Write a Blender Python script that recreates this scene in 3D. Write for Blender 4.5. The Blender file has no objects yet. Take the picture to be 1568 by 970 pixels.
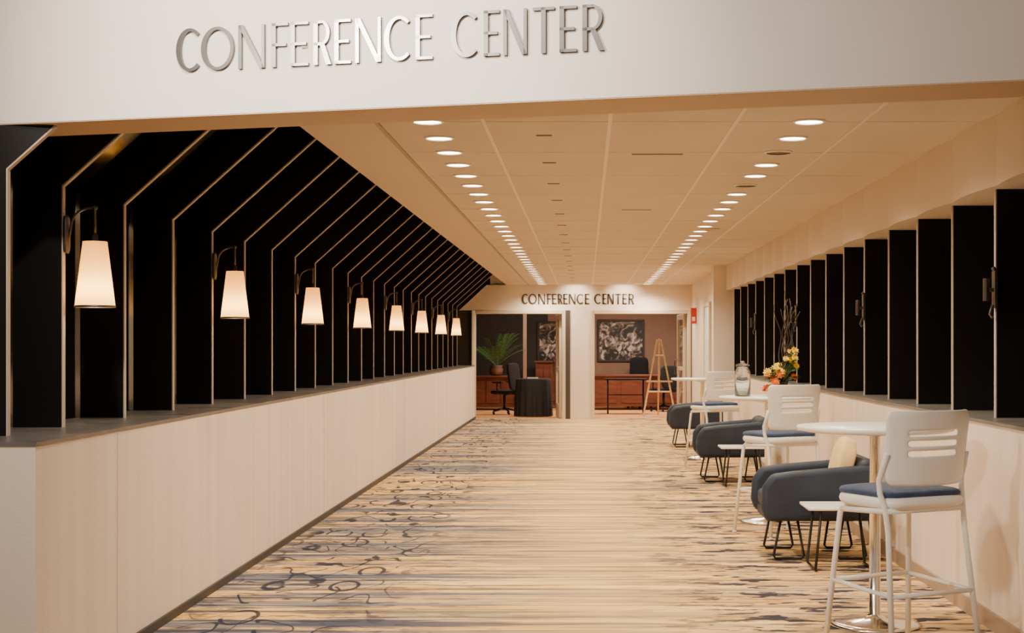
import bpy, math, random
from mathutils import Vector, Matrix
random.seed(4)
D=bpy.data; S=bpy.context.scene; COL=S.collection
EYE=1.45; F=2260.0; VX=897.0; VY=530.0
CEIL=2.66; SILL=1.06; YF=29.35

# ------------------------------------------------------------ materials
def mat(name,col,rough=0.6,metal=0.0,emit=None,es=0.0,spec=0.5,trans=0.0,alpha=1.0,var=0.0,vscale=(4,4,4),bump=0.0,bscale=80.0,sheen=0.0):
    m=D.materials.new(name); m.use_nodes=True
    nt=m.node_tree; b=nt.nodes['Principled BSDF']
    b.inputs['Base Color'].default_value=(*col,1); b.inputs['Roughness'].default_value=rough
    b.inputs['Metallic'].default_value=metal; b.inputs['Specular IOR Level'].default_value=spec
    b.inputs['Transmission Weight'].default_value=trans
    if sheen: b.inputs['Sheen Weight'].default_value=sheen
    if emit: b.inputs['Emission Color'].default_value=(*emit,1); b.inputs['Emission Strength'].default_value=es
    tc=nt.nodes.new('ShaderNodeTexCoord')
    if var>0:
        mp=nt.nodes.new('ShaderNodeMapping'); mp.inputs['Scale'].default_value=vscale
        nz=nt.nodes.new('ShaderNodeTexNoise'); nz.inputs['Scale'].default_value=1.0; nz.inputs['Detail'].default_value=3
        rp=nt.nodes.new('ShaderNodeValToRGB')
        rp.color_ramp.elements[0].position=0.3; rp.color_ramp.elements[1].position=0.7
        rp.color_ramp.elements[0].color=(*[c*(1-var) for c in col],1)
        rp.color_ramp.elements[1].color=(*[min(1,c*(1+var)) for c in col],1)
        nt.links.new(tc.outputs['Object'],mp.inputs['Vector']); nt.links.new(mp.outputs[0],nz.inputs['Vector'])
        nt.links.new(nz.outputs['Fac'],rp.inputs[0]); nt.links.new(rp.outputs[0],b.inputs['Base Color'])
    if bump>0:
        n2=nt.nodes.new('ShaderNodeTexNoise'); n2.inputs['Scale'].default_value=bscale
        bp=nt.nodes.new('ShaderNodeBump'); bp.inputs['Strength'].default_value=bump; bp.inputs['Distance'].default_value=0.01
        nt.links.new(tc.outputs['Object'],n2.inputs['Vector']); nt.links.new(n2.outputs['Fac'],bp.inputs['Height'])
        nt.links.new(bp.outputs[0],b.inputs['Normal'])
    return m

M_wall=mat('wall_fabric',(0.78,0.66,0.545),0.7,var=0.06,vscale=(1.5,8,0.2),bump=0.15,bscale=120)
M_upper=mat('upper_wall_paint',(0.72,0.60,0.48),0.65,var=0.02,vscale=(1,2,1),bump=0.05)
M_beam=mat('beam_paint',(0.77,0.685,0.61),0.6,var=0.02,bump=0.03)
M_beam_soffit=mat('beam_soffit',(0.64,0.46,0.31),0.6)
M_ceil=mat('ceiling_tile',(0.66,0.555,0.44),0.8,var=0.03,vscale=(3,1.2,1),bump=0.1,bscale=200)
M_ceil2=mat('ceiling_smooth',(0.63,0.505,0.385),0.6,var=0.02)
M_grid=mat('ceiling_grid',(0.80,0.70,0.57),0.5)
M_groove=mat('ceiling_groove',(0.40,0.33,0.26),0.7)
M_joint=mat('panel_joint',(0.56,0.46,0.38),0.7)
M_black=mat('black_fin',(0.006,0.0048,0.004),0.45,spec=0.2)
M_edge=mat('fin_edge',(0.50,0.41,0.33),0.5)
M_night=mat('night_glass',(0.008,0.007,0.007),0.12,spec=0.35)
M_sill=mat('sill_stone',(0.13,0.12,0.115),0.35,var=0.25,vscale=(6,6,6))
M_base=mat('dark_base',(0.05,0.04,0.035),0.6)
M_rbase=mat('brown_base',(0.36,0.26,0.18),0.6)
M_trim=mat('door_trim',(0.60,0.50,0.37),0.5)
M_chrome=mat('chrome',(0.75,0.72,0.68),0.15,metal=1.0)
M_letter=mat('brushed_steel',(0.15,0.143,0.136),0.26,metal=1.0)
M_letter2=mat('bronze_letter',(0.06,0.045,0.03),0.4,metal=0.3)
M_bronze=mat('dark_bronze',(0.12,0.10,0.085),0.35,metal=0.7)
M_white=mat('white_plastic',(0.88,0.86,0.81),0.35,var=0.01)
M_wtube=mat('white_powdercoat',(0.86,0.84,0.79),0.3)
M_blue=mat('blue_cushion',(0.032,0.058,0.13),0.85,var=0.25,vscale=(20,20,20),bump=0.3,bscale=150,sheen=0.1)
M_navy=mat('navy_upholstery',(0.011,0.021,0.044),0.6,var=0.2,vscale=(8,8,8),bump=0.15,bscale=250)
M_yellow=mat('yellow_pillow',(0.80,0.58,0.25),0.8,var=0.08,vscale=(12,12,12),bump=0.2)
M_wire=mat('black_wire',(0.02,0.02,0.02),0.35,metal=0.5)
M_disc=mat('downlight_lens',(1,0.95,0.85),0.5,emit=(1,0.90,0.76),es=18)
M_ring=mat('downlight_ring',(0.9,0.84,0.74),0.4)
M_off=mat('vent_slot',(0.16,0.12,0.09),0.6)
M_redwood=mat('mahogany',(0.16,0.05,0.03),0.35,var=0.3,vscale=(3,3,18))
M_roomwall2=mat('room_wall_pink',(0.32,0.195,0.135),0.7,var=0.05)
M_darkwall=mat('room_wall_dark',(0.035,0.032,0.032),0.6,var=0.1)
M_roomfloor=mat('room_carpet',(0.70,0.34,0.13),0.9,var=0.2,vscale=(5,5,5))
M_cloth=mat('black_cloth',(0.009,0.009,0.012),0.8)
M_wood=mat('light_wood',(0.70,0.54,0.28),0.45,var=0.15,vscale=(3,3,20))
M_leaf=mat('leaf_green',(0.07,0.17,0.04),0.5,var=0.3,vscale=(20,20,20))
M_orange=mat('petal_orange',(0.85,0.20,0.03),0.6)
M_yel=mat('petal_yellow',(0.88,0.60,0.03),0.6)
M_twig=mat('twig_brown',(0.05,0.03,0.02),0.7)
M_glass=mat('clear_glass',(0.95,0.95,0.93),0.03,trans=0.95,spec=0.5)
M_pot=mat('terracotta_pot',(0.16,0.09,0.06),0.5,var=0.2)
M_red=mat('red_sign',(0.65,0.04,0.03),0.4)
M_paledoor=mat('pale_door',(0.80,0.80,0.82),0.5)  # one even pale colour for the door leaves

def shade_mat():
    m=D.materials.new('lamp_shade_fabric'); m.use_nodes=True; nt=m.node_tree
    nt.nodes.remove(nt.nodes['Principled BSDF']); o=nt.nodes['Material Output']
    t=nt.nodes.new('ShaderNodeBsdfTranslucent'); t.inputs[0].default_value=(0.97,0.64,0.20,1)
    d=nt.nodes.new('ShaderNodeBsdfDiffuse'); d.inputs[0].default_value=(0.75,0.48,0.18,1)
    mx=nt.nodes.new('ShaderNodeMixShader'); mx.inputs[0].default_value=0.4
    e=nt.nodes.new('ShaderNodeEmission'); e.inputs[0].default_value=(1,0.40,0.06,1); e.inputs[1].default_value=1.0
    a=nt.nodes.new('ShaderNodeAddShader')
    nt.links.new(t.outputs[0],mx.inputs[1]); nt.links.new(d.outputs[0],mx.inputs[2])
    nt.links.new(mx.outputs[0],a.inputs[0]); nt.links.new(e.outputs[0],a.inputs[1]); nt.links.new(a.outputs[0],o.inputs[0])
    return m
M_shade=shade_mat()

def carpet_mat():
    m=D.materials.new('striped_carpet'); m.use_nodes=True; nt=m.node_tree; L=nt.links; N=nt.nodes
    b=N['Principled BSDF']; b.inputs['Roughness'].default_value=0.95; b.inputs['Specular IOR Level'].default_value=0.1
    tc=N.new('ShaderNodeTexCoord')
    def noise(scale,detail=2,rough=0.5,loc=(0,0,0),dist=0.0):
        mp=N.new('ShaderNodeMapping'); mp.inputs['Scale'].default_value=scale; mp.inputs['Location'].default_value=loc
        n=N.new('ShaderNodeTexNoise'); n.inputs['Scale'].default_value=1; n.inputs['Detail'].default_value=detail; n.inputs['Roughness'].default_value=rough; n.inputs['Distortion'].default_value=dist
        L.new(tc.outputs['Object'],mp.inputs['Vector']); L.new(mp.outputs[0],n.inputs['Vector']); return n.outputs['Fac']
    def ramp(x,a,bb,v0=0.0,v1=1.0):
        r=N.new('ShaderNodeMapRange'); r.inputs['From Min'].default_value=a; r.inputs['From Max'].default_value=bb
        r.inputs['To Min'].default_value=v0; r.inputs['To Max'].default_value=v1
        r.interpolation_type='SMOOTHSTEP'; L.new(x,r.inputs['Value']); return r.outputs['Result']
    def math_(op,a,bb=0.0):
        n=N.new('ShaderNodeMath'); n.operation=op
        for i,v in enumerate((a,bb)):
            if isinstance(v,(int,float)): n.inputs[i].default_value=v
            else: L.new(v,n.inputs[i])
        return n.outputs[0]
    def mix(f,c1,c2):
        n=N.new('ShaderNodeMixRGB')
        L.new(f,n.inputs[0])
        for i,c in ((1,c1),(2,c2)):
            if isinstance(c,tuple): n.inputs[i].default_value=(*c,1)
            else: L.new(c,n.inputs[i])
        return n.outputs[0]
    sep=N.new('ShaderNodeSeparateXYZ'); L.new(tc.outputs['Object'],sep.inputs[0]); X=sep.outputs['X']
    tan=mix(ramp(noise((0.5,6,1),3),0.35,0.65),(0.74,0.44,0.145),(0.98,0.66,0.27))
    leftm=ramp(X,0.3,-1.5)
    rightm=ramp(X,0.0,1.0)
    sides=math_('MAXIMUM',leftm,rightm)
    brd=ramp(noise((0.22,1.6,1),3,0.6,(9,4,0)),0.48,0.54)
    c=mix(math_('MULTIPLY',brd,math_('ADD',math_('MULTIPLY',leftm,0.34),0.10)),tan,(0.15,0.18,0.24))
    lng=ramp(noise((0.30,4.0,1),4,0.62,(3,1,0)),0.49,0.54)
    wl=math_('MULTIPLY',lng,math_('ADD',math_('MULTIPLY',leftm,0.50),0.32))
    c=mix(wl,c,(0.13,0.155,0.215))
    thin=ramp(noise((0.45,11,1),2,0.5,(2,7,0)),0.56,0.585)
    c=mix(math_('MULTIPLY',thin,math_('ADD',math_('MULTIPLY',leftm,0.30),0.52)),c,(0.055,0.065,0.105))
    dash=ramp(noise((2.6,7.5,1),3,0.6,(7,2,0)),0.55,0.575)
    wd=math_('MULTIPLY',dash,math_('ADD',math_('MULTIPLY',rightm,0.95),math_('MULTIPLY',leftm,0.45)))
    c=mix(wd,c,(0.020,0.026,0.05))
    dash2=ramp(noise((5,17,1),2,0.5,(1,9,0)),0.57,0.60)
    c=mix(math_('MULTIPLY',dash2,math_('MULTIPLY',sides,0.65)),c,(0.035,0.042,0.07))
    # scroll border on the left: short curls plus broken rings
    sw=math_('ABSOLUTE',math_('SUBTRACT',noise((4.6,2.1,0.01),0,0.5,(11,3,0),0.5),0.5))
    gap2=ramp(noise((3,2,1),1,0.5,(15,2,0)),0.45,0.48)
    l1=math_('MULTIPLY',ramp(sw,0.026,0.013),gap2)
    mp=N.new('ShaderNodeMapping'); mp.inputs['Scale'].default_value=(4.0,1.8,0.001)
    L.new(tc.outputs['Object'],mp.inputs['Vector'])
    v=N.new('ShaderNodeTexVoronoi'); v.inputs['Scale'].default_value=1; v.inputs['Randomness'].default_value=0.7
    L.new(mp.outputs[0],v.inputs['Vector'])
    ring=math_('MULTIPLY',ramp(v.outputs['Distance'],0.31,0.33),ramp(v.outputs['Distance'],0.42,0.39))
    gap=ramp(noise((3.5,2.2,1),1,0.5,(5,5,0)),0.42,0.45)
    l2=math_('MULTIPLY',ring,gap)
    band=math_('MULTIPLY',ramp(X,-2.2,-2.05),ramp(X,-0.95,-1.3))
    c=mix(math_('MULTIPLY',math_('MAXIMUM',l1,l2),math_('MULTIPLY',band,0.92)),c,(0.020,0.028,0.052))
    L.new(c,b.inputs['Base Color'])
    return m
M_carpet=carpet_mat()

def art_mat():
    m=D.materials.new('abstract_painting'); m.use_nodes=True; nt=m.node_tree
    b=nt.nodes['Principled BSDF']; tc=nt.nodes.new('ShaderNodeTexCoord')
    n=nt.nodes.new('ShaderNodeTexNoise'); n.inputs['Scale'].default_value=5; n.inputs['Detail'].default_value=5; n.inputs['Distortion'].default_value=1.5
    r=nt.nodes.new('ShaderNodeValToRGB'); e=r.color_ramp.elements
    e[0].position=0.44; e[0].color=(0.02,0.02,0.02,1); e[1].position=0.62; e[1].color=(0.75,0.68,0.60,1)
    x=r.color_ramp.elements.new(0.52); x.color=(0.22,0.17,0.14,1)
    nt.links.new(tc.outputs['Object'],n.inputs[0]); nt.links.new(n.outputs['Fac'],r.inputs[0]); nt.links.new(r.outputs[0],b.inputs['Base Color'])
    return m
M_art=art_mat()

# ------------------------------------------------------------ mesh builder
class MB:
    def __init__(s): s.v=[]; s.f=[]; s.m=[]
    def add(s,vs,fs,mi=0):
        o=len(s.v); s.v+= [tuple(v) for v in vs]; s.f+=[tuple(i+o for i in f) for f in fs]; s.m+=[mi]*len(fs); return s
    def box(s,x0,x1,y0,y1,z0,z1,mi=0):
        vs=[(x,y,z) for x in (x0,x1) for y in (y0,y1) for z in (z0,z1)]
        return s.add(vs,[(0,1,3,2),(4,6,7,5),(0,4,5,1),(2,3,7,6),(0,2,6,4),(1,5,7,3)],mi)
    def prism(s,poly,axis,a,b,mi=0):
        n=len(poly)
        def mk(p,t):
            if axis=='y': return (p[0],t,p[1])
            if axis=='x': return (t,p[0],p[1])
            return (p[0],p[1],t)
        vs=[mk(p,a) for p in poly]+[mk(p,b) for p in poly]
        fs=[tuple(range(n)),tuple(range(2*n-1,n-1,-1))]+[(i,i+n,(i+1)%n+n,(i+1)%n) for i in range(n)]
        return s.add(vs,fs,mi)
    def tube(s,pts,r,n=8,closed=False,mi=0):
        P=[Vector(p) for p in pts]; k=len(P); rs=r if isinstance(r,(list,tuple)) else [r]*k
        vs=[];fs=[]; prev=None
        for i in range(k):
            if closed: t=P[(i+1)%k]-P[i-1]
            else: t=P[min(i+1,k-1)]-P[max(i-1,0)]
            t.normalize()
            if prev is None:
                a=Vector((0,0,1)) if abs(t.z)<0.9 else Vector((1,0,0)); u=t.cross(a).normalized()
            else: u=(prev-t*prev.dot(t)).normalized()
            prev=u; w=t.cross(u)
            for j in range(n):
                q=2*math.pi*j/n; vs.append(P[i]+(u*math.cos(q)+w*math.sin(q))*rs[i])
        for i in range(k if closed else k-1):
            for j in range(n):
                a=i*n+j;b=i*n+(j+1)%n;i2=(i+1)%k
                fs.append((a,b,i2*n+(j+1)%n,i2*n+j))
        if not closed: fs+= [tuple(range(n))[::-1],tuple(range((k-1)*n,k*n))]
        return s.add(vs,fs,mi)
    def lathe(s,prof,c=(0,0,0),n=32,mi=0,mod=None,cap=True):
        vs=[];fs=[];k=len(prof)
        for (r,z) in prof:
            for j in range(n):
                q=2*math.pi*j/n; rr=r*(mod(q,z) if mod else 1)
                vs.append((c[0]+rr*math.cos(q),c[1]+rr*math.sin(q),c[2]+z))
        for i in range(k-1):
            for j in range(n):
                fs.append((i*n+j,i*n+(j+1)%n,(i+1)*n+(j+1)%n,(i+1)*n+j))
        if cap: fs+=[tuple(range(n))[::-1],tuple(range((k-1)*n,k*n))]
        return s.add(vs,fs,mi)
    def sell(s,c,rx,ry,rz,e1=0.5,e2=0.4,nu=32,nv=16,mi=0,rot=None):
        def sp(x,e): return math.copysign(abs(x)**e,x)
        vs=[];fs=[]
        for i in range(nv+1):
            v=-math.pi/2+math.pi*i/nv
            for j in range(nu):
                u=2*math.pi*j/nu
                p=Vector((rx*sp(math.cos(v),e1)*sp(math.cos(u),e2),ry*sp(math.cos(v),e1)*sp(math.sin(u),e2),rz*sp(math.sin(v),e1)))
                if rot: p=rot@p
                vs.append(p+Vector(c))
        for i in range(nv):
            for j in range(nu):
                fs.append((i*nu+j,i*nu+(j+1)%nu,(i+1)*nu+(j+1)%nu,(i+1)*nu+j))
        return s.add(vs,fs,mi)
    def obj(s,name,mats,parent=None,smooth=False,bevel=0,seg=3,loc=None,rz=0,subsurf=0,solid=0):
        me=D.meshes.new(name); me.from_pydata(s.v,[],s.f)
        if not isinstance(mats,(list,tuple)): mats=[mats]
        for m in mats: me.materials.append(m)
        for p,mi in zip(me.polygons,s.m): p.material_index=mi; p.use_smooth=smooth
        me.validate(); me.update()
        import bmesh
        bm=bmesh.new(); bm.from_mesh(me); bmesh.ops.remove_doubles(bm,verts=bm.verts,dist=1e-5); bmesh.ops.recalc_face_normals(bm,faces=bm.faces); bm.to_mesh(me); bm.free()
        o=D.objects.new(name,me); COL.objects.link(o)
        if parent: o.parent=parent
        if loc: o.location=loc
        if rz: o.rotation_euler=(0,0,rz)
        if solid:
            k=o.modifiers.new('sol','SOLIDIFY'); k.thickness=solid; k.offset=0
        if bevel:
            k=o.modifiers.new('bev','BEVEL'); k.width=bevel; k.segments=seg; k.limit_method='ANGLE'; k.angle_limit=math.radians(40)
        if subsurf:
            k=o.modifiers.new('sub','SUBSURF'); k.levels=subsurf; k.render_levels=subsurf
        if bevel and smooth is False and seg>1:
            for p in me.polygons: p.use_smooth=True
            k=o.modifiers.new('wn','WEIGHTED_NORMAL')
        return o
def empty(name,loc=(0,0,0),rz=0):
    e=D.objects.new(name,None); e.location=loc; e.rotation_euler=(0,0,rz); e.empty_display_size=0.1; COL.objects.link(e); return e

# ------------------------------------------------------------ room shell
BA=math.atan2(-1.05,4.067); A=(-2.505,6.31,2.40)
def beamY(X): return 6.31-0.2582*(X+2.505)

MB().prism([(-8,-3),(8,-3),(8,5.9),(2.9,5.9),(2.9,YF+0.12),(-2.9,YF+0.12),(-2.9,5.9),(-8,5.9)],'z',-0.1,0).obj('floor',M_carpet)
bk=0.2
MB().prism([(-1.13,beamY(-1.13)+bk),(2.20,beamY(2.2)+bk),(2.20,YF+0.1),(-1.13,YF+0.1)],'z',CEIL,CEIL+0.08).obj('ceiling',M_ceil)
MB().prism([(-1.57,beamY(-1.57)+bk),(-1.13,beamY(-1.13)+bk),(-1.13,YF+0.1),(-1.57,YF+0.1)],'z',CEIL-0.004,CEIL+0.3).obj('ceiling_soffit',M_ceil2)
g=MB()
for x in (-0.55,0.13,0.81,1.49):
    g.box(x-0.011,x+0.011,6.2,YF,CEIL-0.004,CEIL+0.01)
y=6.7
while y<YF:
    g.box(-1.13,2.15,y-0.005,y+0.005,CEIL-0.003,CEIL+0.01,0); y+=1.26
g.box(-1.145,-1.12,5.95,YF,CEIL-0.008,CEIL+0.01,1)
g.obj('trim_ceiling_grid',[M_grid,M_groove])
g=MB()
y=8.47; k=0
while y<28:
    g.box(-0.285,-0.195,y-0.018,y+0.018,CEIL-0.004,CEIL+0.002); y+=1.26
for (xx,yy,hw) in ((0.45,9.3,0.16),(0.45,13.1,0.13),(1.28,15.2,0.1)):
    g.box(xx-hw,xx+hw,yy-0.012,yy+0.012,CEIL-0.004,CEIL+0.002)
g.obj('ceiling_vents',M_off)

g=MB(); spots=[]
for row,xx in ((0,-0.85),(1,1.2)):
    for i in range(34):
        yy=7.93+0.63*i
        off=(row==1 and i in (2,5))
        g.lathe([(0.076,0.0),(0.088,0.0),(0.090,-0.006),(0.076,-0.010)],(xx,yy,CEIL),20,0,cap=False)
        g.lathe([(0.0005,-0.004),(0.076,-0.004)],(xx,yy,CEIL),20,2 if off else 1,cap=False)
        if i%3==0: spots.append((xx,yy,150,0.8))
dl=g.obj('recessed_downlights',[M_ring,M_disc,M_off])
for k,(xx,yy,en,bl) in enumerate(spots):
    l=D.lights.new('downlight_spot','SPOT'); l.energy=en; l.color=(1,0.83,0.60); l.spot_size=math.radians(152); l.spot_blend=bl; l.shadow_soft_size=0.05
    o=D.objects.new('downlight_spot',l); o.location=(xx,yy,CEIL-0.03); COL.objects.link(o); o.parent=dl

y0=5.9
w=MB(); w.box(-2.95,-2.2,y0,YF,0,SILL-0.012); w.obj('wall_left',M_wall)
MB().box(-2.97,-2.195,y0-0.005,YF,SILL-0.012,SILL+0.004).obj('trim_sill_left',M_sill)
g=MB()
for yy in (6.93,12.4,17.9,23.4): g.box(-2.1985,-2.2,yy-0.003,yy+0.003,0.04,SILL-0.02)
g.obj('trim_panel_joints_left',M_joint)
MB().box(-2.2,-2.185,y0,YF,0,0.045).obj('baseboard_left',M_base)
MB().box(2.08,2.85,4.0,22.3,0,SILL-0.012).obj('wall_right',M_wall)
MB().box(2.07,2.87,4.0,22.3,SILL-0.012,SILL+0.004).obj('trim_sill_right',M_sill)
MB().box(2.062,2.08,4.0,22.3,0,0.09).obj('baseboard_right',M_rbase)
# upper right wall: wavy face, bows added to shape light bands from the downlights
pts=[]; y=4.0
while y<22.3:
    ph=((y-4.0)%0.93)/0.93
    pts.append((2.15-0.030*abs(math.sin(math.pi*ph)),y)); y+=0.93/12
pts.append((2.15,22.3))
MB().prism(pts+[(2.85,22.3),(2.85,4.0)],'z',2.29,CEIL+0.3).obj('wall_right_bulkhead',M_upper)
MB().box(1.93,2.85,22.3,22.62,0,CEIL+0.1).obj('column_right',M_wall)
MB().box(2.10,2.85,22.62,YF,0,CEIL+0.1).obj('wall_right_end',M_wall)
d=empty('door_3',(2.10,25.2,0))
MB().box(-0.03,0.0,-0.5,0.5,0,2.12).obj('leaf',M_paledoor,d,bevel=0.004,seg=1)
t=MB(); t.box(-0.045,0,-0.57,-0.5,0,2.19); t.box(-0.045,0,0.5,0.57,0,2.19); t.box(-0.045,0,-0.5,0.5,2.12,2.19); t.obj('frame',M_trim,d)
MB().tube([(-0.03,-0.42,1.0),(-0.08,-0.42,1.0),(-0.08,-0.30,1.0)],0.01).obj('handle',M_chrome,d,True)
e=empty('fire_alarm_sign',(2.085,28.0,2.02))
MB().box(-0.09,0.015,-0.01,0.01,-0.15,0.15).obj('panel',M_red,e,bevel=0.004)
MB().box(-0.07,-0.01,-0.013,-0.009,-0.1,-0.02).obj('label',M_white,e)

# ------------------------------------------------------------ front beam + sign
MB().box(-5.2,6.6,0,0.36,0,1.9,0).obj('wall_front_header',[M_beam],loc=A,rz=BA)
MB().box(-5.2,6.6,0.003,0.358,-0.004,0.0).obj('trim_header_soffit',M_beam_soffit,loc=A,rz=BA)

def letter(g,ch,u0,u1,z0,h,dep0,dep1,t):
    w=u1-u0
    def poly(ps): g.prism([(u0+p[0]*w,z0+p[1]*h) for p in ps],'y',dep0,dep1)
    tw=t/w; th=t/h
    thin=0.62
    def vb(x,k=1.0,a=0,b=1): poly([(x,a),(x+tw*k,a),(x+tw*k,b),(x,b)])
    def hb(y,x0,x1,k=thin): poly([(x0,y),(x1,y),(x1,y+th*k),(x0,y+th*k)])
    def arc(a0,a1,cx,cy,rx,ry,tl,tr,n=28):
        for i in range(n):
            q=[math.radians(a0+(a1-a0)*j/n) for j in (i,i+1)]
            pts=[]
            for a in q: pts.append((cx+rx*math.cos(a),cy+ry*math.sin(a)))
            inn=[]
            for a in q:
                k=(1-math.cos(a))/2; tt=tl*k+tr*(1-k)
                tt=tt*abs(math.cos(a))+tl*0.6*(1-abs(math.cos(a)))
                inn.append((cx+(rx-tt/w)*math.cos(a),cy+(ry-tt/h)*math.sin(a)))
            poly([pts[0],pts[1],inn[1],inn[0]])
    if ch=='O': arc(0,360,0.5,0.5,0.5,0.5,t*1.1,t*0.8,44)
    elif ch=='C': arc(48,312,0.55,0.5,0.55,0.5,t*1.15,t*0.7,32)
    elif ch=='N':
        vb(0,0.8); vb(1-tw*0.7,0.7); poly([(0,1),(tw*1.1,1),(1,0),(1-tw*1.1,0)])
    elif ch=='F': vb(0); hb(1-th*thin,0,1); hb(0.47,0,0.88)
    elif ch=='E': vb(0); hb(1-th*thin,0,1); hb(0.47,0,0.88); hb(0,0,1)
    elif ch=='T': vb(0.5-tw/2); hb(1-th*thin,0,1)
    elif ch=='R':
        vb(0); hb(1-th*thin,0,0.5); hb(0.44,0,0.5)
        arc(-90,90,0.45,0.72,0.5,0.28,t*0.8,t*0.8,18)
        poly([(0.38,0.46),(0.38+tw*1.1,0.46),(1.04,0),(1.04-tw*1.2,0)])
TXT=[('C',272,310),('O',310,360),('N',367,407),('F',418,443),('E',447,474),('R',482,508),('E',514,539),('N',546,585),('C',590,632),('E',638,664),('C',692,735),('E',742,766),('N',772,808),('T',817,850),('E',858,884),('R',893,925)]
def px2u(x):
    k=(x-VX)/F; d=(6.31-0.2582*2.505)/(1+0.2582*k); X=k*d
    return (X+2.505)/math.cos(BA)
g=MB()
for ch,a,b in TXT: letter(g,ch,px2u(a),px2u(b),0.18,0.178,-0.014,-0.002,0.0185)
g.obj('sign_letters',M_letter,loc=A,rz=BA)
g=MB()
for ch,a,b in TXT:
    fx=lambda x:(799+(x-272)*172/654-VX)*29.2/F
    letter(g,ch,fx(a),fx(b),2.28,0.20,YF-0.14,YF-0.125,0.030)
g.obj('sign_letters.001',M_letter2)

# ------------------------------------------------------------ windows (fins)
def slantz(X): return EYE+2.992+0.9*X
kz=slantz(-2.48)
w1=empty('window_1')
g=MB()
def finL(yy,top=3.15,cut=False):
    t=0.04; dep=0.23
    xi=(top-EYE-2.992)/0.9
    n=Vector((-0.669,0.743))*dep
    ok=-2.48-dep
    ozk=kz+0.09
    poly=[(-2.48,SILL),(-2.48,kz),(xi,top),(xi+n.x*0.9,top+n.y*0.9),(ok,ozk),(ok,SILL)]
    if cut: poly=[(-2.48,SILL),(-2.48,kz),(xi,top),(ok,top),(ok,SILL)]
    g.prism(poly,'y',yy-t/2,yy+t/2,0)
    e=0.006; h=0.016
    g.prism([(-2.48,SILL+0.004),(-2.48,kz),(-2.48+e,kz-0.004),(-2.48+e,SILL+0.004)],'y',yy-h,yy+h,1)
    g.prism([(-2.48,kz),(xi,top),(xi+0.006,top-0.006),(-2.48+e,kz-0.004)],'y',yy-h,yy+h,1)
ys=[7.0+0.93*i for i in range(24)]
for yy in ys: finL(yy)
finL(6.33,2.395,True)
g.obj('mullion_fins',[M_black,M_edge],w1)
gl=MB()
gl.box(-2.76,-2.73,5.95,YF,SILL,kz+0.12)
gl.prism([(-2.76,kz+0.10),(-1.45,kz+0.10+1.31*0.9),(-1.45,kz+0.14+1.31*0.9),(-2.76,kz+0.14)],'y',6.55,YF)
gl.obj('glass_pane',M_night,w1)
MB().box(-1.55,-1.42,6.3,YF,CEIL+0.02,3.6).obj('ambient_block_panel',M_base)  # unseen dark panel added to keep ambient world light out above the ceiling
g=MB()
for yy in ys: g.box(-2.47,-2.2,yy+0.3,yy+0.306,SILL+0.004,SILL+0.0055)
g.obj('trim_sill_joints',M_base)
w2=empty('window_2')
g=MB()
ysr=[6.06+0.93*i for i in range(18)]
for yy in ysr:
    if yy>22.2: continue
    g.box(2.2,2.44,yy-0.02,yy+0.02,SILL,2.29,0)
    g.box(2.194,2.2,yy-0.018,yy+0.012,SILL+0.004,2.289,1)
g.obj('mullion_fins',[M_black,M_edge],w2)
MB().box(2.62,2.65,4.0,22.3,SILL,2.3).obj('glass_pane',M_night,w2)

# ------------------------------------------------------------ far wall
g=MB()
yb0,yb1=YF-0.12,YF+0.12
def hx(x,d=29.2): return (x-VX)*d/F
g.prism([(hx(703),2.155),(hx(1060),2.155),(hx(1060),CEIL),(hx(745),CEIL)],'y',yb0,yb1)
g.box(hx(872),hx(905),yb0,yb1,0,2.155)
g.obj('wall_back',M_wall)
MB().prism([(-2.9,0),(hx(722),0),(hx(722),2.155),(-2.48,2.155),(-1.9,CEIL),(-1.9,3.6),(-2.9,3.6)],'y',YF-0.05,YF+0.12).obj('wall_back_side',M_darkwall)
MB().box(-1.95,2.2,YF-0.05,YF+0.1,CEIL-0.002,3.6).obj('wall_back_upper',M_wall)
def frame(name,x0,x1,leafside):
    e=empty(name,(0,YF,0))
    t=MB(); T=0.07
    t.box(x0,x0+T,-0.15,0.13,0,2.155); t.box(x1-T,x1,-0.15,0.13,0,2.155); t.box(x0+T,x1-T,-0.15,0.13,2.085,2.155)
    t.obj('frame',M_trim,e,bevel=0.006,seg=2)
    l=MB(); W=0.82
    l.box(0,0.05,0,W,0.01,0.28); l.box(0,0.05,0,W,1.98,2.08); l.box(0,0.05,0,0.11,0.28,1.98); l.box(0,0.05,W-0.11,W,0.28,1.98); l.box(0,0.05,0.11,W-0.11,0.95,1.03)
    lo=l.obj('leaf_frame',M_trim,e,bevel=0.004,seg=1)
    gp=MB().box(0.02,0.03,0.11,W-0.11,0.28,1.98).obj('leaf_glass',M_glass,e)
    h=MB().tube([(-0.0,W-0.06,0.85),(-0.05,W-0.06,0.87),(-0.05,W-0.06,1.15),(0,W-0.06,1.17)],0.012).obj('pull_handle',M_bronze,e,True)
    for q in (lo,gp,h):
        q.location=(x1-T-0.06,0.10,0) if leafside>0 else (x0+T+0.01,0.10,0)
        q.rotation_euler=(0,0,math.radians(6 if leafside>0 else -4))
frame('door_1',hx(722),hx(866),1)
frame('door_2',hx(905),hx(1058),1)
MB().box(hx(866),hx(873),yb0-0.02,yb1,0,2.155).obj('trim_1',M_base)
YB=35.0
MB().box(-4.6,4.0,YF+0.12,YB+0.1,-0.1,0.0).obj('floor_office',M_roomfloor)
MB().box(-4.6,4.0,YF+0.12,YB+0.1,2.75,2.85).obj('ceiling_office',M_ceil2)
MB().box(-4.6,-0.9,YB,YB+0.1,0,2.75).obj('wall_office_rear',M_darkwall)
MB().box(-0.9,4.0,YB,YB+0.1,0,2.75).obj('wall_office_rear_right',M_roomwall2)
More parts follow.
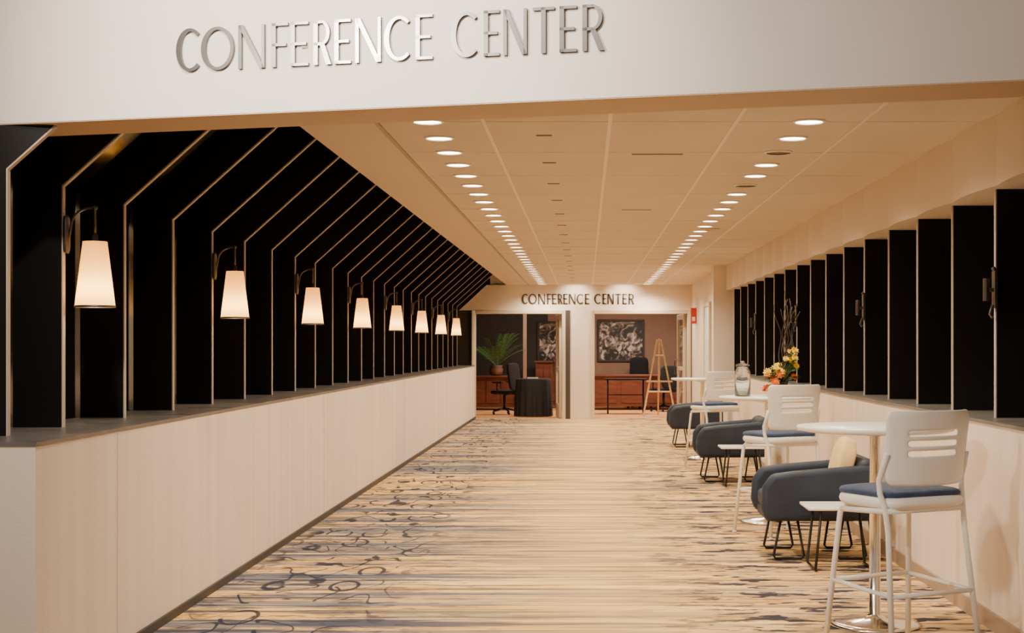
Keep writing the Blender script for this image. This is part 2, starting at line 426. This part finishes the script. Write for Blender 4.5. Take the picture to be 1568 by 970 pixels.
MB().box(-4.7,-4.6,YF,YB,0,2.75).obj('wall_office_left',M_darkwall)
MB().box(2.6,2.7,YF+0.12,YB,0,2.75).obj('wall_office_right',M_roomwall2)
MB().box(-4.6,-2.3,YF+0.10,YF+0.2,0,2.75).obj('wall_office_front',M_darkwall)
p=MB(); p.box(-1.42,-1.34,33.4,33.5,0,2.4); p.box(-0.62,-0.5,33.4,33.5,0,2.4); p.box(-1.34,-0.62,33.4,33.5,2.28,2.4)
p.obj('trim_office_portal',M_roomwall2)
def framed(name,x0,x1,z0,z1,yy):
    e=empty(name,((x0+x1)/2,yy,(z0+z1)/2)); a=(x1-x0)/2; b=(z1-z0)/2
    MB().box(-a,a,-0.02,0.0,-b,b).obj('canvas',M_art,e)
    f=MB(); f.box(-a-0.05,-a,-0.04,0,-b-0.05,b+0.05); f.box(a,a+0.05,-0.04,0,-b-0.05,b+0.05); f.box(-a,a,-0.04,0,b,b+0.05); f.box(-a,a,-0.04,0,-b-0.05,-b)
    f.obj('picture_frame',M_base,e,bevel=0.005,seg=1)
framed('framed_painting',0.32,1.34,1.12,2.02,YB-0.002)
framed('framed_painting',-1.1,-0.68,1.05,1.98,YB-0.002)
def desk(name,x,y,wd,h,dp,m=M_redwood):
    e=empty(name,(x,y,0))
    MB().box(-wd/2-0.03,wd/2+0.03,-dp/2-0.03,dp/2+0.03,h-0.04,h).obj('desk_top',m,e,bevel=0.008,seg=2)
    b=MB(); b.box(-wd/2,-wd/2+0.05,-dp/2,dp/2,0,h-0.04); b.box(wd/2-0.05,wd/2,-dp/2,dp/2,0,h-0.04); b.box(-wd/2+0.05,wd/2-0.05,-dp/2+0.03,-dp/2+0.06,0.08,h-0.04)
    for k in (-1,0,1): b.box(k*wd/3.3-wd/8,k*wd/3.3+wd/8,-dp/2+0.015,-dp/2+0.035,0.16,h-0.12)
    b.obj('desk_body',m,e,bevel=0.004,seg=1)
desk('reception_desk',1.05,33.6,2.0,0.80,0.7)
desk('credenza_desk',-2.1,33.4,1.1,0.78,0.5)
desk('wooden_cabinet',-0.92,34.5,0.5,1.1,0.4)
e=empty('folding_table',(0.85,31.6,0))
MB().box(-0.45,0.45,-0.25,0.25,0.72,0.75).obj('table_top',M_cloth,e,bevel=0.006)
t=MB()
for sx in (-0.38,0.38):
    t.tube([(sx,-0.2,0),(sx,-0.05,0.72)],0.015); t.tube([(sx,0.2,0),(sx,0.05,0.72)],0.015)
t.tube([(-0.38,0,0.4),(0.38,0,0.4)],0.012); t.obj('table_legs',M_wire,e,True)

def office_chair(loc,rz,hb=1.05):
    e=empty('office_chair',loc,rz)
    MB().sell((0,0,0.47),0.24,0.24,0.05,0.5,0.4).obj('seat',M_cloth,e,True)
    R=Matrix.Rotation(math.radians(-8),3,'X')
    MB().sell((0,-0.24,0.47+(hb-0.47)/2+0.04),0.22,0.035,(hb-0.47)/2,0.4,0.5,rot=R).obj('backrest',M_cloth,e,True)
    f=MB()
    f.tube([(0,0,0.42),(0,0,0.10)],[0.028,0.03]); f.tube([(0,-0.05,0.42),(0,-0.27,0.44),(0,-0.28,0.65)],0.018)
    for k in range(5):
        a=2*math.pi*k/5+0.3; c,s_=math.cos(a),math.sin(a)
        f.tube([(0,0,0.13),(0.28*c,0.28*s_,0.075)],[0.025,0.016]); f.sell((0.28*c,0.28*s_,0.03),0.028,0.02,0.03,1,1,12,8)
    for sx in (-1,1):
        f.tube([(sx*0.2,0,0.44),(sx*0.28,0,0.46),(sx*0.28,0.0,0.66)],0.013); f.sell((sx*0.28,0,0.68),0.035,0.13,0.018,0.6,0.5,16,8)
    f.obj('base_and_arms',M_wire,e,True)
office_chair((-1.72,31.2,0),math.radians(60))
office_chair((1.25,34.35,0),math.radians(180),1.15)
office_chair((1.72,32.6,0),math.radians(30),0.98)
e=empty('draped_table',(-1.08,30.4,0))
MB().lathe([(0.385,0.01),(0.38,0.2),(0.37,0.5),(0.36,0.74),(0.352,0.768),(0.33,0.775),(0.001,0.776)],n=96,mod=lambda q,z:1+0.045*math.sin(q*16)*(0.78-z)/0.78*1.2,cap=False).obj('tablecloth',M_cloth,e,True)
MB().box(-0.12,0.1,-0.1,0.08,0.778,0.80).obj('papers',M_white,e)
def palm(loc):
    e=empty('potted_palm',loc)
    MB().lathe([(0.09,0),(0.13,0.02),(0.16,0.12),(0.13,0.2),(0.15,0.23),(0.13,0.23),(0.12,0.2),(0.001,0.2)],n=24).obj('pot',M_pot,e,True)
    g=MB()
    for k in range(16):
        a=2.39996*k; L=random.uniform(0.5,0.68); up=random.uniform(0.8,1.5)
        pts=[]
        for i in range(9):
            t=i/8; r=L*t*(1.0/up)*0.95; z=0.2+L*up*(t-0.35*t*t)*1.25
            pts.append(Vector((r*math.cos(a),r*math.sin(a),z)))
        g.tube(pts,[0.006*(1-0.08*i) for i in range(9)],5)
        side=Vector((-math.sin(a),math.cos(a),0))
        for i in range(2,9):
            for f in (0,0.5):
                if i==8 and f: continue
                p=pts[i]*(1-f)+pts[min(i+1,8)]*f
                dr=(pts[i]-pts[i-1]).normalized()
                for sgn in (-1,1):
                    tip=p+side*sgn*0.13+dr*0.10-Vector((0,0,0.03)); mid=(p+tip)/2
                    g.add([p,mid+dr*0.012,tip,mid-dr*0.012],[(0,1,2,3)])
    g.obj('fronds',M_leaf,e)
palm((-2.02,33.3,0.78))
e=empty('display_easel',(1.52,30.6,0))
t=MB()
t.tube([(-0.33,-0.1,0),(-0.04,0,1.58)],0.02); t.tube([(0.33,-0.1,0),(0.04,0,1.58)],0.02); t.tube([(0,0.45,0),(0,0.02,1.5)],0.018)
t.tube([(-0.24,-0.075,0.5),(0.24,-0.075,0.5)],0.018); t.box(-0.27,0.27,-0.14,-0.06,0.70,0.73); t.tube([(-0.1,-0.02,1.25),(0.1,-0.02,1.25)],0.014); t.tube([(0,-0.03,0.5),(0,-0.01,1.6)],0.015)
t.obj('easel_frame',M_wood,e)
d=empty('door_5',(2.58,32.4,0))
MB().box(-0.03,0.0,-0.9,0.9,0.0,2.1).obj('leaf',M_paledoor,d,bevel=0.01)
t=MB(); t.box(-0.05,0,-0.98,-0.9,0,2.18); t.box(-0.05,0,0.9,0.98,0,2.18); t.box(-0.05,0,-0.9,0.9,2.1,2.18); t.obj('frame',M_trim,d)

# ------------------------------------------------------------ wall sconces
def sconce(yy):
    e=empty('wall_sconce',(-2.474,yy,0))
    z=EYE
    f=MB()
    f.sell((0.012,-0.0,z+0.53),0.012,0.028,0.09,0.5,0.5,16,10)
    pts=[(0.012,0,z+0.46),(0.03,0,z+0.55)]
    for i in range(9):
        t=i/8; a=math.radians(170-80*t)
        pts.append((0.135+0.10*math.cos(a),0,z+0.575+0.08*math.sin(a)))
    pts+= [(0.146,0,z+0.652),(0.1465,0,z+0.64),(0.1465,0,z+0.50)]
    f.tube(pts,0.0065,8)
    f.sell((0.1465,0,z+0.655),0.012,0.012,0.012,1,1,12,8)
    f.lathe([(0.001,0.53),(0.012,0.53),(0.016,0.50),(0.03,0.49),(0.001,0.488)],(0.1465,0,z),12,cap=False)
    f.tube([(0.02,0,z+0.44),(0.0,0,z+0.46),(0.015,0,z+0.5)],0.006)
    f.lathe([(0.091,0.182),(0.095,0.182),(0.095,0.192),(0.091,0.192)],(0.1465,0,z),32,cap=False)
    f.obj('bracket_arm',M_bronze,e,True)
    MB().lathe([(0.0925,0.188),(0.056,0.495)],(0.1465,0,z),40,cap=False).obj('lamp_shade',M_shade,e,True)
    l=D.lights.new('bulb','POINT'); l.energy=3.0; l.color=(1,0.82,0.52); l.shadow_soft_size=0.02
    o=D.objects.new('bulb',l); o.location=(0.1465,0,z+0.26); o.parent=e; COL.objects.link(o)
for i in range(8): sconce(7.0+0.93*3*i)
def bracket(yy):
    e=empty('wall_bracket',(2.194,yy,EYE+0.30))
    f=MB()
    f.box(-0.018,0,-0.03,0.03,-0.10,0.10)
    f.tube([(-0.015,0,0.0),(-0.05,0,0.0),(-0.055,0,0.05)],0.013); f.tube([(-0.055,0,-0.06),(-0.055,0,0.06)],0.017,10)
    f.tube([(0.0,0,0.09),(-0.02,0,0.12)],0.012); f.tube([(-0.02,0,-0.08),(-0.035,0,-0.13),(-0.02,0,-0.15)],0.009)
    f.obj('bracket_body',M_bronze,e,bevel=0.004)
for i in range(5): bracket(7.885+0.93*4*i)

# ------------------------------------------------------------ furniture
def bar_stool(loc,rz):
    e=empty('bar_stool',loc,rz)
    MB().sell((0,0.0,0.735),0.238,0.235,0.045,0.7,0.45,40,14).obj('seat_shell',M_white,e,True)
    MB().sell((0,0.01,0.772),0.23,0.225,0.026,0.6,0.4,40,12).obj('seat_cushion',M_blue,e,True)
    cols=20; rows=15; vs=[];fs=[]
    for r in range(rows+1):
        t=r/rows; z=0.812+0.345*t
        hw=0.222+0.022*t
        if r==rows: hw-=0.02
        if r==0: hw-=0.03
        for c in range(cols+1):
            u=-1+2*c/cols
            vs.append((hw*u,-0.225-0.035*t+0.06*abs(u)**2.6,z))
    for r in range(rows):
        for c in range(cols):
            if r in (6,8,10) and 4<=c<cols-4: continue
            a=r*(cols+1)+c; fs.append((a,a+1,a+cols+2,a+cols+1))
    MB().add(vs,fs).obj('backrest',M_white,e,True,solid=0.014,subsurf=1)
    f=MB(); r=0.0135
    for sx in (-1,1):
        f.tube([(sx*0.12,0.10,0.70),(sx*0.19,0.17,0.705),(sx*0.205,0.19,0.66),(sx*0.25,0.25,0.012)],r)
        f.tube([(sx*0.255,-0.26,0.012),(sx*0.222,-0.19,0.60),(sx*0.226,-0.17,0.72),(sx*0.238,-0.15,0.78),(sx*0.240,-0.145,0.84),(sx*0.236,-0.17,0.90),(sx*0.23,-0.19,0.96)],r)
        f.tube([(sx*0.223,-0.18,0.70),(sx*0.205,0.18,0.68)],r)
        f.sell((sx*0.25,0.25,0.01),0.018,0.018,0.012,1,1,10,6); f.sell((sx*0.255,-0.26,0.01),0.018,0.018,0.012,1,1,10,6)
    z=0.34; q=0.2275
    f.tube([(-q,0.22,z),(q,0.22,z)],0.011); f.tube([(-0.235,-0.225,z-0.02),(0.235,-0.225,z-0.02)],0.011)
    for sx in (-1,1): f.tube([(sx*0.229,0.22,z),(sx*0.235,-0.225,z-0.02)],0.011)
    f.tube([(-0.222,-0.18,0.70),(0.222,-0.18,0.70)],r)
    f.obj('tube_frame',M_wtube,e,True)
for (X,Y,r) in ((1.475,6.92,27),(1.49,11.35,27),(1.50,17.2,27)):
    bar_stool((X,Y,0),math.radians(r))

def bar_table(loc):
    e=empty('bar_table',loc)
    MB().lathe([(0.001,1.005),(0.36,1.005),(0.40,1.015),(0.405,1.025),(0.40,1.035),(0.001,1.036)],n=64,cap=False).obj('table_top',M_white,e,True)
    MB().lathe([(0.001,0.0),(0.235,0.0),(0.24,0.008),(0.20,0.02),(0.06,0.035),(0.03,0.06),(0.026,0.98),(0.1,0.99),(0.1,1.005),(0.001,1.005)],n=40,cap=False).obj('pedestal',M_chrome,e,True)
bar_table((1.50,7.66,0)); bar_table((1.50,12.15,0)); bar_table((1.50,19.0,0))

def armchair(loc,rz=0,pillow=True):
    e=empty('lounge_armchair',loc,rz)
    for sy in (-1,1):
        g=MB()
        y1=sy*0.36; y0=sy*0.25
        g.prism([(-0.37,0.27),(-0.40,0.36),(-0.39,0.50),(-0.33,0.585),(-0.18,0.605),(0.36,0.65),(0.37,0.27)],'y',min(y0,y1),max(y0,y1))
        g.obj('arm',M_navy,e,bevel=0.04,seg=4)
    MB().prism([(0.22,0.27),(0.20,0.45),(0.27,0.68),(0.37,0.69),(0.38,0.27)],'y',-0.33,0.33).obj('backrest',M_navy,e,bevel=0.045,seg=4)
    MB().box(-0.36,0.25,-0.27,0.27,0.26,0.34).obj('seat_base',M_navy,e,bevel=0.02)
    MB().sell((-0.07,0,0.39),0.30,0.27,0.07,0.45,0.3,40,14).obj('seat_cushion',M_navy,e,True)
    f=MB(); r=0.009
    for sy in (-1,1):
        y=sy*0.27
        f.tube([(-0.26,y,0.28),(-0.31,y,0.03),(-0.295,y,0.010),(-0.12,y,0.010),(-0.105,y,0.03),(-0.15,y,0.28)],r)
        f.tube([(0.16,y,0.28),(0.12,y,0.03),(0.135,y,0.010),(0.30,y,0.010),(0.315,y,0.03),(0.27,y,0.28)],r)
    f.obj('wire_legs',M_wire,e,True)
    if pillow:
        R=Matrix.Rotation(math.radians(14),3,'Y')
        MB().sell((0.19,-0.05,0.645),0.06,0.19,0.18,0.75,0.3,36,18,rot=R).obj('throw_pillow',M_yellow,e,True)
armchair((1.58,10.25,0)); armchair((1.57,15.95,0),pillow=False); armchair((1.58,21.3,0),pillow=False)

def side_table(loc):
    e=empty('side_table',loc)
    MB().box(-0.24,0.24,-0.2,0.2,0.395,0.415).obj('table_top',M_white,e,bevel=0.008)
    f=MB()
    for sx in (-1,1):
        f.tube([(sx*0.15,-0.16,0.395),(sx*0.19,-0.18,0.02),(sx*0.185,-0.17,0.010),(sx*0.185,0.17,0.010),(sx*0.19,0.18,0.02),(sx*0.15,0.16,0.395)],0.009)
    f.obj('wire_legs',M_wire,e,True)
side_table((1.66,9.62,0)); side_table((1.62,15.25,0))

def blossom(g,c,r,mi,dirv):
    c=Vector(c); d=Vector(dirv).normalized(); a=d.cross(Vector((0.3,0.9,0.2))).normalized(); b=d.cross(a)
    for ring,(n,tl,l) in enumerate(((9,0.25,1.0),(7,0.8,0.8),(5,1.6,0.55))):
        for k in range(n):
            q=2*math.pi*(k+0.5*ring)/n; o=a*math.cos(q)+b*math.sin(q); s_=-a*math.sin(q)+b*math.cos(q)
            t=(o+d*tl).normalized()*r*l
            g.add([c,c+t*0.6+s_*r*0.28,c+t,c+t*0.6-s_*r*0.28],[(0,1,2,3)],mi)
    g.sell(c+d*r*0.15,r*0.3,r*0.3,r*0.3,1,1,8,6,mi)
e=empty('flower_arrangement',(1.60,12.1,1.036))
MB().lathe([(0.001,0.0),(0.05,0.0),(0.06,0.05),(0.05,0.09),(0.04,0.11),(0.048,0.12),(0.042,0.12),(0.034,0.11),(0.045,0.09),(0.054,0.05),(0.04,0.01),(0.001,0.01)],n=28,cap=False).obj('vase',M_pot,e,True)
g=MB()
for k in range(72):
    x=random.uniform(-0.13,0.13); yv=random.uniform(-0.12,0.12); z=0.19+x*0.8+random.uniform(-0.12,0.12)
    z=max(0.06,z); p=Vector((x,yv,z)); d=Vector((x*4,-0.6+yv*3,0.6))
    g.tube([(0,0,0.10),(p.x*0.5,p.y*0.5,0.10+(p.z-0.10)*0.6),p],0.003,5,mi=0)
    mi=0 if random.random()<0.42 else (1 if z<0.19 else 2)
    if mi: blossom(g,p,random.uniform(0.03,0.045),mi,d)
    for j in range(4):
        b=random.uniform(0,6.28); o=Vector((math.cos(b),math.sin(b),random.uniform(-0.3,0.6)))*random.uniform(0.04,0.055); s_=Vector((-math.sin(b),math.cos(b),0))*0.02
        g.add([p*0.9,p*0.9+o*0.5+s_,p*0.9+o,p*0.9+o*0.5-s_],[(0,1,2,3)],0)
g.obj('flowers',[M_leaf,M_orange,M_yel],e)
g=MB()
for k in range(11):
    a=random.uniform(-0.7,0.9); pts=[]; L=random.uniform(0.55,0.85)
    for i in range(14):
        t=i/13; pts.append((0.03+0.13*math.sin(a)*t+0.02*math.sin(t*11+k),0.05*math.cos(k)*t+0.02*math.cos(t*9+k*2),0.08+L*t))
    g.tube(pts,[0.006*(1-0.6*i/13) for i in range(14)],5)
g.obj('willow_branches',M_twig,e,True)
e=empty('glass_jar',(1.285,12.1,1.036))
MB().lathe([(0.001,0.0),(0.058,0.0),(0.065,0.01),(0.065,0.2),(0.05,0.23),(0.055,0.25),(0.05,0.25),(0.045,0.23),(0.060,0.195),(0.060,0.012),(0.001,0.012)],n=32,cap=False).obj('jar_body',M_glass,e,True)
MB().lathe([(0.001,0.25),(0.058,0.25),(0.058,0.262),(0.02,0.27),(0.012,0.29),(0.001,0.292)],n=24,cap=False).obj('jar_lid',M_glass,e,True)

# ------------------------------------------------------------ lights
def area(name,loc,size,energy,col,rot=(0,0,0),sy=None):
    l=D.lights.new(name,'AREA'); l.energy=energy; l.color=col; l.size=size
    if sy: l.shape='RECTANGLE'; l.size_y=sy
    o=D.objects.new(name,l); o.location=loc; o.rotation_euler=rot; COL.objects.link(o); return o
def spot(name,loc,tgt,energy,ang,blend=0.7,col=(1,0.84,0.66),rad=0.08):
    l=D.lights.new(name,'SPOT'); l.energy=energy; l.color=col; l.spot_size=math.radians(ang); l.spot_blend=blend; l.shadow_soft_size=rad
    o=D.objects.new(name,l); o.location=loc; o.rotation_euler=(Vector(tgt)-Vector(loc)).to_track_quat('-Z','Y').to_euler(); COL.objects.link(o)
spot('lobby_track_light',(-3.0,3.05,3.37),(-0.9,5.88,2.60),850,62,1.0,col=(1,0.90,0.78),rad=0.15)
spot('lobby_track_light',(-1.2,3.4,4.1),(-1.2,5.9,2.5),650,75,1.0,col=(1,0.90,0.78))
area('lobby_ceiling_light',(-1.4,0.8,4.0),3.0,110,(1,0.86,0.73))
for xx in (-0.2,0.75): spot('sign_spot',(xx,YF-0.55,CEIL-0.03),(xx,YF-0.12,2.3),40,110)
area('office_light',(-1.2,32.2,2.7),1.2,45,(1,0.84,0.68))
area('office_light',(1.2,32.0,2.7),1.2,125,(1,0.84,0.68))

W=D.worlds.new('World'); S.world=W; W.use_nodes=True
W.node_tree.nodes['Background'].inputs[0].default_value=(1.0,0.85,0.71,1); W.node_tree.nodes['Background'].inputs[1].default_value=0.36

cam=D.cameras.new('Camera'); co=D.objects.new('Camera',cam); COL.objects.link(co)
co.location=(0,0,EYE); co.rotation_euler=(math.radians(90),0,0)
cam.sensor_width=36; cam.lens=36*F/1568.0; cam.shift_x=-(VX-784)/1568.0; cam.shift_y=(VY-485)/1568.0
cam.clip_end=200
S.camera=co
